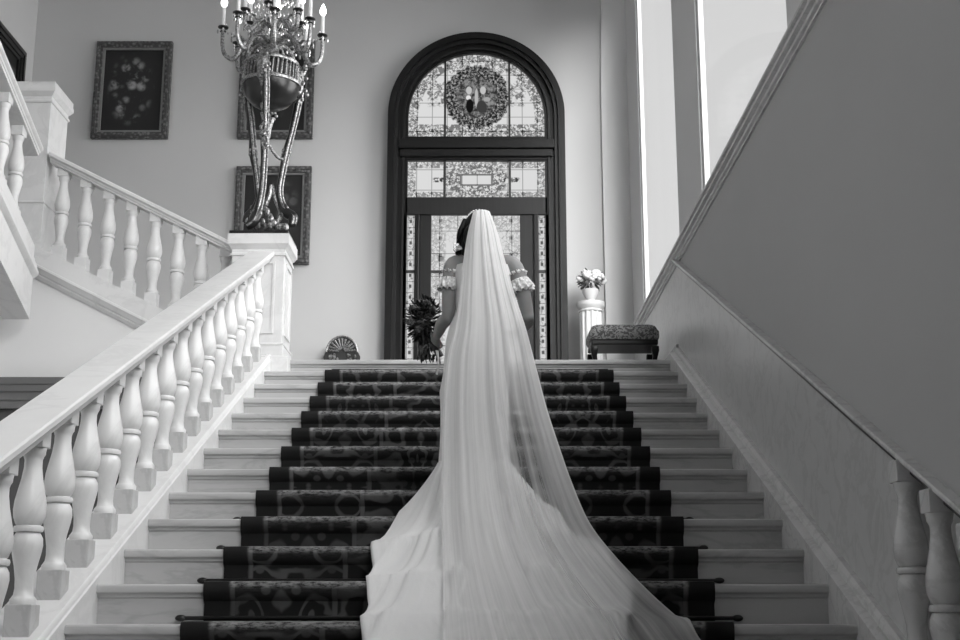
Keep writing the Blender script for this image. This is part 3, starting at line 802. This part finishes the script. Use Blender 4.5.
# fan-topped screen by the back wall
fy = 13.48
scn = thing('fan_screen', (P(342, 350, fy).x, fy, LAND), 'ornate screen with fan shaped openwork top standing by the back wall', 'screen')
fx = P(342, 350, fy).x; ft = P(342, 336.5, fy).z; fz = P(342, 352, fy).z; hw = .165
mb = MB()
outl = [(fx-hw*1.0, fz-.55), (fx-hw*1.2, fz-.05)] + [(fx+hw*math.cos(a), fz+(ft-fz)*math.sin(a)) for a in [PI - PI*i/20 for i in range(1, 20)]] + [(fx+hw*1.2, fz-.05), (fx+hw, fz-.55)]
mb.prism(outl, 'y', fy, fy+.02); mb.build('back_plate', M['lead'], scn, 0, .004)
mb = MB()
for i in range(11):
    a = PI*(i+.5)/11
    p0 = Vector((fx+.03*math.cos(a), fy-.01, fz+.03*math.sin(a))); p1 = Vector((fx+hw*.88*math.cos(a), fy-.01, fz+(ft-fz)*.86*math.sin(a)))
    mb.tube([p0, (p0+p1)/2, p1], [.005, .011, .014], 6)
mb.tube([(fx+hw*math.cos(a), fy-.005, fz+(ft-fz)*math.sin(a)) for a in [PI*i/18 for i in range(19)]], .013, 8)
mb.build('fan_ribs', M['gilt'], scn)
mb = MB()
for i in range(70):
    mb.ball((fx+random.uniform(-1,1)*hw*1.12, fy-.01, fz-.03-random.random()*.46), (.014, .012, .012+.012*random.random()), 6, 5)
mb.build('scrollwork', M['gilt'], scn)
MB().box(fx-hw*1.25, fx+hw*1.25, fy-.08, fy+.1, LAND, fz-.53).build('foot', M['lead'], scn, 0, .01)

# ------------------------------------------------------------------ the bride
BYc = 6.9; FZ = Z0 + R*3
root = thing('person', (0, BYc, FZ), 'bride seen from behind in white gown with long veil, climbing the stairs', 'person')
def B(x, y, z): return Vector((x, BYc + y, FZ + z))
b = MB()
def limb(pts, rad, n=14, sub=4, flat=1.0): b.tube([B(*p) for p in pts], rad, n, sub, flat)
def ell(c, r, rot=None): b.ball(B(*c), r, 20, 14, rot)
# trunk as lofted ellipses
tr_ = [(-.035, .0, .86, .15, .10), (-.035, .0, .92, .172, .118), (-.03, 0, .98, .172, .115), (-.02, .005, 1.07, .14, .098), (-.012, .01, 1.15, .122, .085), (-.005, .01, 1.24, .137, .095), (0, .005, 1.33, .155, .10), (0, 0, 1.40, .158, .088), (0, -.003, 1.445, .115, .065), (0, 0, 1.475, .06, .05)]
b.loft([[B(cx + rx*math.cos(2*PI*j/24), cy + ry*math.sin(2*PI*j/24), z) for j in range(24)] for cx, cy, z, rx, ry in tr_])
limb([(0, -.005, 1.43), (-.003, .0, 1.49), (-.012, .012, 1.55), (-.015, .02, 1.58)], [.062, .05, .047, .05])
HC = (-.018, .025, 1.615)
ell(HC, (.073, .092, .108)); ell((HC[0], HC[1]+.04, HC[2]-.055), (.054, .05, .06))
b.tube([B(HC[0], HC[1]+.085, HC[2]+.01), B(HC[0], HC[1]+.108, HC[2]-.022)], [.009, .013], 8, 2)     # nose
for sg in (-1, 1):
    ell((HC[0]+sg*.074, HC[1]-.005, HC[2]-.015), (.009, .018, .03))                                  # ears
    ell((HC[0]+sg*.03, HC[1]+.078, HC[2]+.006), (.014, .012, .010))                                  # eyes
ell((HC[0], HC[1]+.088, HC[2]-.05), (.022, .012, .009))                                               # mouth
# arms
EL, ER = (-.186, -.005, 1.115), (.250, .0, 1.12)
WL, WR = (-.258, .165, 1.045), (.185, .20, 1.06)
limb([(-.10, 0, 1.425), (-.155, 0, 1.415), (-.172, -.005, 1.36), (-.182, -.01, 1.24), EL], [.05, .054, .050, .043, .038])
ell(EL, (.0375, .039, .039)); ell(ER, (.0375, .039, .039))
limb([EL, (-.222, .05, 1.095), (-.24, .11, 1.07), WL], [.037, .038, .032, .025])
limb([(.10, 0, 1.425), (.160, 0, 1.415), (.195, -.005, 1.36), (.229, -.01, 1.24), ER], [.05, .054, .050, .042, .036])
limb([ER, (.245, .06, 1.10), (.215, .14, 1.08), WR], [.037, .038, .032, .025])
def hand(w, d, nrm):
    """w wrist, d direction of the palm, nrm palm normal side"""
    w = Vector(w); d = Vector(d).normalized(); nrm = Vector(nrm); s_ = d.cross(nrm).normalized(); nrm = s_.cross(d)
    pc_ = w + d*.05
    rot = Matrix((s_, d, nrm)).transposed()
    b.ball(B(*(w + d*.045)), (.038, .05, .016), 14, 10, rot)
    for i, (o_, l) in enumerate(((-.029, .062), (-.010, .072), (.010, .068), (.028, .054))):
        k0 = w + d*.078 + s_*o_
        k1 = k0 + d*l*.42 + nrm*l*.12; k2 = k1 + d*l*.10 + nrm*l*.38; k3 = k2 - d*l*.22 + nrm*l*.16
        b.tube([B(*k) for k in (k0 - d*.02, k0, k1, k2, k3)], [.0095, .0095, .009, .0085, .007], 8, 2)
    t0 = w + d*.02 - s_*.028; t1 = t0 + d*.028 - s_*.022 + nrm*.016; t2 = t1 + d*.03 + s_*.004 + nrm*.018
    b.tube([B(*k) for k in (t0, t1, t2)], [.012, .011, .009], 8, 2)
hand(WL, (-.12, .9, -.35), (.55, .25, .6))
hand(WR, (-.55, .7, .2), (-.3, -.5, .7))
# legs and feet
for sg, yo in ((-1, 0.0), (1, .02)):
    xx = -.03 + sg*.085
    limb([(xx, 0, .90), (xx, .01, .72), (-.02+sg*.075, .015+yo, .50), (-.02+sg*.075, -.01+yo, .34), (-.02+sg*.07, -.005+yo, .12)], [.088, .078, .054, .050, .033])
    limb([(-.02+sg*.07, -.02+yo, .09), (-.02+sg*.07, .05+yo, .055), (-.02+sg*.072, .12+yo, .022), (-.02+sg*.072, .16+yo, .016)], [.034, .03, .024, .014])
bodyo = b.build('body', M['skin'], None, 180)
md = bodyo.modifiers.new('r', 'REMESH'); md.mode = 'VOXEL'; md.voxel_size = .0062
md2 = bodyo.modifiers.new('s', 'SMOOTH'); md2.iterations = 3; md2.factor = .5
dg = bpy.context.evaluated_depsgraph_get(); dg.update()
me = bpy.data.meshes.new_from_object(bodyo.evaluated_get(dg)); bodyo.modifiers.clear()
bodyo.data = me; me.shade_smooth()
if not me.materials: me.materials.append(M['skin'])
for v in me.vertices: v.co -= Vector((0, BYc, FZ))
bodyo.parent = root; ORG['body'] = Vector((0, BYc, FZ))
# shoes
for sg, yo in ((-1, 0.0), (1, .02)):
    mb = MB(); x_ = -.02+sg*.072
    mb.tube([B(x_, -.045+yo, .075), B(x_, .0+yo, .06), B(x_, .07+yo, .03), B(x_, .13+yo, .016), B(x_, .19+yo, .014)], [.03, .034, .034, .034, .016], 12, 3)
    mb.tube([B(x_, -.045+yo, .07), B(x_, -.05+yo, .0)], [.014, .006], 8)
    mb.build('shoe', M['shoe'], root)
# hair
hr = MB()
hcap = []
hr.ball(B(HC[0], HC[1]-.018, HC[2]+.010), (.086, .096, .108), 24, 16)
hr.ball(B(HC[0]-.015, HC[1]-.075, HC[2]-.05), (.075, .065, .085), 18, 12)
hr.ball(B(HC[0]-.055, HC[1]-.035, HC[2]-.06), (.05, .055, .095), 16, 12)
hr.ball(B(HC[0]-.06, HC[1]-.03, HC[2]-.13), (.04, .04, .06), 14, 10)
for i in range(22):
    a = random.uniform(-.03, .03); z_ = random.uniform(-.02, .05)
    hr.tube([B(HC[0]-.055+a, HC[1]-.03, HC[2]+.05+z_*.3), B(HC[0]-.098+a*.5, HC[1]-.03+a, HC[2]-.02), B(HC[0]-.108+a*.4, HC[1]-.03, HC[2]-.075), B(HC[0]-.10+a, HC[1]-.02, HC[2]-.13), B(HC[0]-.085+a, HC[1]-.03+a, HC[2]-.17+z_*.4)], [.012, .012, .011, .009, .003], 6, 3)
hr.tube([B(HC[0]-.09, HC[1]+.02, HC[2]-.03), B(HC[0]-.118, HC[1]+.02, HC[2]-.09), B(HC[0]-.10, HC[1]+.02, HC[2]-.14), B(HC[0]-.115, HC[1]+.02, HC[2]-.18)], [.004, .004, .004, .002], 6, 4)
hro = hr.build('hair', M['hair'], root, 60)
mb = MB()
for i in range(9):
    a = PI*(i+.5)/9
    mb.ball(B(HC[0]+.05*math.cos(a), HC[1]-.03, HC[2]+.092+.028*math.sin(a)), (.006, .006, .008), 8, 6)
mb.tube([B(HC[0]+.06*math.cos(PI*i/10), HC[1]-.03, HC[2]+.085+.028*math.sin(PI*i/10)) for i in range(11)], .005, 6)
mb.build('hair_comb', M['silver'], hro)
mb = MB()
for i in range(10):
    c = B(HC[0]-.115-random.random()*.03, HC[1]-.06, HC[2]-.105-random.random()*.06+.02)
    mb.ball(c, .0065, 7, 5); mb.tube([c, B(HC[0]-.085, HC[1]-.05, HC[2]-.11)], .0015, 5)
mb.build('hair_pin', M['silver'], hro)

# gown
def stair_drape(y):
    q = (y - Y0) / T; k = math.floor(q); t_ = q - k
    return Z0 + R*k + R*(t_**2.4)
NA = 144
up = [(-.0, -.0, 1.405, .150, .108), (0, 0, 1.36, .158, .112), (-.003, .005, 1.30, .155, .113), (-.006, .008, 1.24, .148, .107), (-.012, .01, 1.16, .134, .098), (-.02, .007, 1.10, .145, .108),
      (-.024, .002, 1.04, .158, .126), (-.028, -.003, .97, .168, .140), (-.03, -.005, .90, .172, .144), (-.034, -.005, .80, .174, .142), (-.043, -.005, .70, .184, .138), (-.043, -.006, .60, .179, .138), (-.043, -.008, .50, .178, .140), (-.043, -.012, .40, .181, .150), (-.043, -.016, .32, .187, .162), (-.043, -.02, .27, .193, .175)]
def hem(an):
    """plan point of the hem for direction an (0 = right, -90 deg = toward the viewer)"""
    ctrl = [(-180, -.36, 7.02), (-171, -.50, 6.55), (-164, -.545, 6.31), (-157, -.50, 6.12), (-150, -.535, 5.90), (-142, -.495, 5.70), (-134, -.51, 5.48), (-124, -.46, 5.25), (-115, -.42, 5.02), (-100, -.18, 4.72), (-80, .12, 4.70),
            (-66, .40, 4.92), (-57, .57, 5.20), (-50, .60, 5.47), (-43, .655, 5.70), (-36, .68, 5.90), (-28, .63, 6.10), (-20, .58, 6.30), (-10, .44, 6.62), (0, .33, 7.0), (45, .20, 7.2), (90, -.03, 7.26), (135, -.26, 7.2), (180, -.36, 7.02)]
    d = math.degrees(an)
    for (a0, x0, y0), (a1, x1, y1) in zip(ctrl, ctrl[1:]):
        if a0 <= d <= a1:
            t_ = (d-a0)/(a1-a0); t_ = t_*t_*(3-2*t_)*.4 + t_*.6
            return x0+(x1-x0)*t_, y0+(y1-y0)*t_
    return x1, y1
gm = MB(); rings = []
angs = [-PI + 2*PI*j/NA for j in range(NA)]
for cx, cy, z, rx, ry in up:
    rings.append([B(cx + rx*math.cos(a), cy + ry*math.sin(a), z) for a in angs])
cx, cy, zk, rx, ry = up[-1]
NS = 60
for s_ in range(1, NS+1):
    t_ = s_/NS; row = []
    for a in angs:
        kx, ky = cx + rx*math.cos(a), BYc + cy + ry*math.sin(a)
        hx, hy = hem(a)
        Lh = math.hypot(hx-kx, hy-ky)
        e = t_**2.0
        x, y = kx + (hx-kx)*e, ky + (hy-ky)*e
        # pull the sides in so the flare starts below the knee
        r_ = Lh*e
        base = stair_drape(y) + .032
        lam = .15 + .10*max(0, -math.sin(a))
        zf = base + (FZ + zk - stair_drape(ky))*math.exp(-r_/lam)*(1 - t_**6)
        zf2 = zf
        fold = (math.sin(a*11+.6) + .7*math.sin(a*19+2.0+t_*2) + .4*math.sin(a*5) + .4*math.sin(a*33+t_*3))*.021*min(1, t_*1.6)*(1-.4*t_)
        back = max(0, -math.sin(a))
        y -= fold*(1-back*.2) + .0; zf2 += max(0, fold)*.9*back + .004
        if t_ > .985: zf2 = base
        row.append(Vector((x + fold*.5*math.cos(a), y, max(zf2, base))))
    rings.append(row)
gm.loft(rings, True, False)
gown = gm.build('gown', M['dress'], root, 180)
md = gown.modifiers.new('solid', 'SOLIDIFY'); md.thickness = .006; md.offset = -1
# sleeves
def sleeve(a, bb, c, r):
    a, bb, c = Vector(a), Vector(bb), Vector(c)
    d = (c-a).normalized(); s1 = Vector((0,1,0)); s1 = (s1 - d*s1.dot(d)).normalized(); s2 = d.cross(s1)
    mb = MB()
    for lo, hi, r0, r1, ph in ((0, .16, r+.003, r+.005, 0), (.42, .95, r+.006, r+.018, 1.0), (.65, 1.05, r+.006, r+.016, 2.2)):
        rings = []
        for i in range(9):
            t_ = lo + (hi-lo)*i/8; w = i/8; ring = []
            for j in range(72):
                th_ = 2*PI*j/72
                rr = r0 + (r1-r0)*w + (.010*w+.002)*math.sin(th_*11+ph+2*w) + .004*math.sin(th_*23+ph)
                p = a + (c-a)*t_ + (s1*math.cos(th_) + s2*math.sin(th_))*rr + d*.006*math.sin(th_*11+ph)*w
                ring.append(B(*p))
            rings.append(ring)
        mb.loft(rings, True, False)
    o = mb.build('ruffled_sleeve', M['lace'], gown, 180)
    o.modifiers.new('solid', 'SOLIDIFY').thickness = .003
sleeve((-.164, -.003, 1.378), (0,0,0), (-.180, -.008, 1.270), .047)
sleeve((.186, -.003, 1.372), (0,0,0), (.222, -.008, 1.262), .047)

# veil
def interp(keys, t):
    for (t0, *a), (t1, *b_) in zip(keys, keys[1:]):
        if t <= t1:
            f = (t-t0)/(t1-t0)
            return [x+(y-x)*f for x, y in zip(a, b_)]
    return list(keys[-1][1:])
Lp = [(473, 213, 6.80), (468, 232, 6.75), (464, 256, 6.72), (460, 290, 6.70), (455, 327, 6.66), (447, 362, 6.62), (443, 415, 6.56), (442, 460, 6.48), (441, 505, 6.34), (442, 545, 6.16), (443, 580, 5.86), (443, 615, 5.50), (443, 650, 5.14), (443, 690, 4.80)]
Rp = [(490, 212, 6.80), (497, 230, 6.79), (504, 256, 6.76), (514, 292, 6.72), (526, 328, 6.66), (537, 370, 6.58), (547, 408, 6.50), (559, 445, 6.40), (572, 482, 6.30), (589, 521, 6.18), (613, 553, 6.02), (650, 592, 5.76), (692, 630, 5.44), (720, 662, 5.10)]
def cat(pts, t):
    n = len(pts)-1; i = min(int(t*n), n-1); f = t*n - i
    p0, p1, p2, p3 = pts[max(i-1,0)], pts[i], pts[i+1], pts[min(i+2, n)]
    return .5*((2*p1)+(p2-p0)*f+(2*p0-5*p1+4*p2-p3)*f*f+(3*p1-p0-3*p2+p3)*f**3)
L3 = [P(*p) for p in Lp]; R3 = [P(*p) for p in Rp]
vm = MB(); NUv, NVv = 150, 150
va = {'vu': [], 'vv': [], 'gather': []}
grid = []; lift = []; v_of = [i/NVv for i in range(NVv+1)]
from mathutils.bvhtree import BVHTree
gv = BVHTree.FromPolygons([p for p in gm.v], gm.f)
for i in range(NVv+1):
    v = i/NVv
    l, r = cat(L3, v), cat(R3, v); row = []
    bulge = interp([(0, .055), (.08, .075), (.2, .085), (.35, .095), (.5, .10), (.65, .10), (.75, .05), (.85, .02), (1, .01)], v)[0]
    topz = max(0, 1 - v/.05)
    for j in range(NUv+1):
        u = j/NUv
        p = l.lerp(r, u)
        prof_ = math.sin(PI*u)**.6
        amp = .0015 + .010*min(1, v*1.6)
        uu = u + .05*math.sin(u*7.3+1.0) + .02*math.sin(u*19+2.5)
        fo = (math.sin(uu*2*PI*4.3+1.1+v) + .7*math.sin(uu*2*PI*7.7+.4-v*2) + .22*math.sin(uu*2*PI*15+2+v))*amp
        p = p + Vector((0, -bulge*prof_ - fo, 0))
        if topz > 0: p.z += .012*prof_*topz; p.y += .04*prof_*topz
        zs = stair_drape(p.y) + .03
        if p.z < zs: p.z = zs + max(0, fo)*.6
        row.append(len(vm.v)); vm.v.append(p); lift.append(abs(fo))
        # gathered at the comb, opening out lower and to the right
        spread = interp([(0, .93), (.25, .84), (.4, .78), (.55, .70), (.75, .58), (1, .48)], v)[0]
        right = max(0, (u-.45)/.55)
        de = spread - .42*math.exp(-((u-.69)/.12)**2)*min(1, max(0, v-.37)*7)*max(.3, 1-max(0, v-.6)*2.5)
        e_ = min(u, 1-u)
        if e_ < .012: de += .2
        va['vu'].append(u); va['vv'].append(v); va['gather'].append(de)
    grid.append(row)
for a, c in zip(grid, grid[1:]):
    for j in range(NUv): vm.f.append((a[j], a[j+1], c[j+1], c[j]))
# ease the resting folds so the net stays smooth
for it in range(6):
    nv = [p.copy() for p in vm.v]
    for i in range(1, NVv):
        for j in range(1, NUv):
            q = (vm.v[grid[i-1][j]] + vm.v[grid[i+1][j]])*.3 + (vm.v[grid[i][j-1]] + vm.v[grid[i][j+1]])*.2
            c = vm.v[grid[i][j]]
            nv[grid[i][j]] = c*.5 + q*.5
    vm.v = nv
# then let it rest on the gown wherever it would cut into it, and ease once more
for rnd_ in range(3):
    for i in range(NVv+1):
        for j in range(NUv+1):
            p = vm.v[grid[i][j]]
            hit = gv.ray_cast(Vector((p.x, 3.0, p.z)), Vector((0, 1, 0)))
            if hit[0] is not None and hit[0].y < p.y + .02: p.y = hit[0].y - .022 - lift[grid[i][j]]*.35
            q_ = gv.ray_cast(Vector((p.x, p.y, p.z+1.0)), Vector((0, 0, -1)))
            if q_[0] is not None and q_[0].z > p.z - .012 and q_[0].z < p.z + .25 and v_of[i] > .6: p.z = q_[0].z + .014
    if rnd_ < 2:
        nv = [p.copy() for p in vm.v]
        for i in range(1, NVv):
            for j in range(1, NUv):
                nv[grid[i][j]] = vm.v[grid[i][j]]*.5 + (vm.v[grid[i-1][j]] + vm.v[grid[i+1][j]])*.15 + (vm.v[grid[i][j-1]] + vm.v[grid[i][j+1]])*.1
        vm.v = nv
for rnd_ in range(4):
    for p in vm.v:
        if p.y < 6.75:
            loc, nrm, idx, dist = gv.find_nearest(p)
            if dist < .02: p += Vector((0, -.65, .76))*(.022-dist)
vm.att = va
vo_ = vm.build('veil', M['veil'], root, 180)

# bouquet
bc = P(424, 322, 7.18)
bq = thing('bridal_bouquet', bc, 'dark leafy bouquet held out at the left side of the bride', 'bouquet')
mb = MB(); mb2 = MB()
rnd = random.Random(5)
for i in range(620):
    d = Vector((rnd.gauss(0,1), rnd.gauss(0,1), rnd.gauss(0,1))).normalized()
    rr = rnd.random()**.4
    c = bc + Vector((d.x*.085*rr, d.y*.10*rr, d.z*.12*rr+.01))
    leafq(mb if i % 5 else mb2, c, d + Vector((0,0,.15)), .026+.022*rnd.random(), .020)
for i in range(46):
    t_ = rnd.random(); c = bc + Vector((.01+.06*rnd.uniform(-1,1)+.02*t_, rnd.uniform(-.06,.06), -.10-.10*t_))
    leafq(mb, c, Vector((rnd.gauss(0,.3), rnd.gauss(0,.3), -1)), .045, .018)
mb.build('foliage', M['leaf'], bq, 60); mb2.build('pale_foliage', M['leaf2'], bq, 60)
for i, (dx, dz) in enumerate(((-.05, .06), (.02, .09), (-.07, -.02), (.03, .01), (-.02, -.06), (-.01, .03), (.055, .05))):
    f_ = MB(); bloom(f_, bc + Vector((dx, -.085, dz)), .026, i+40); f_.build('flower', M['petal_dark'], bq)
hnd = B(*WL)
MB().tube([bc + Vector((.02, .0, -.06)), (bc*.4 + (hnd+Vector((-.03,.07,-.04)))*.6), hnd + Vector((.02, .09, -.10))], [.03, .02, .022], 10, 3).build('stems', M['leaf'], bq)
MB().tube([hnd + Vector((0, .06, -.07)), hnd + Vector((.01, .05, -.14)), hnd + Vector((0, .05, -.21))], [.012, .006, .008], 8, 3, .3).build('ribbon', M['petal'], bq)

# ------------------------------------------------------------------ light, camera
wd = bpy.data.worlds.new('hall_daylight'); bpy.context.scene.world = wd; wd.use_nodes = True
wd.node_tree.nodes['Background'].inputs[0].default_value = (1, 1, 1, 1)
wd.node_tree.nodes['Background'].inputs[1].default_value = .74
sun = bpy.data.lights.new('daylight', 'SUN'); sun.energy = 11.0; sun.angle = math.radians(95)
so = bpy.data.objects.new('daylight', sun); C.objects.link(so)
so.rotation_euler = Vector((.9, -.16, .42)).to_track_quat('Z', 'Y').to_euler()
so.location = (8, -2, 9)
sun2 = bpy.data.lights.new('daylight_front_fill', 'SUN'); sun2.energy = 7.6; sun2.angle = math.radians(42)  # second sun, added to brighten the bride and the back wall
so2 = bpy.data.objects.new('daylight_front_fill', sun2); C.objects.link(so2)
so2.rotation_euler = Vector((.25, -.94, .40)).to_track_quat('Z', 'Y').to_euler()
so2.location = (7, -8, 8)
cam = bpy.data.cameras.new('camera'); co = bpy.data.objects.new('camera', cam); C.objects.link(co)
cam.lens = 36*F/960; cam.sensor_width = 36; cam.clip_start = .05
co.location = (0, 0, EYE)
co.rotation_euler = (PI/2 + PITCH, 0, math.atan((CX-480)/F))
sce = bpy.context.scene
sce.camera = co
sce.view_settings.view_transform = 'Standard'; sce.view_settings.look = 'None'
sce.view_settings.exposure = 0.0; sce.view_settings.gamma = 1.0
sce.view_settings.use_curve_mapping = False
sce.cycles.max_bounces = 10; sce.cycles.diffuse_bounces = 6; sce.cycles.transparent_max_bounces = 24
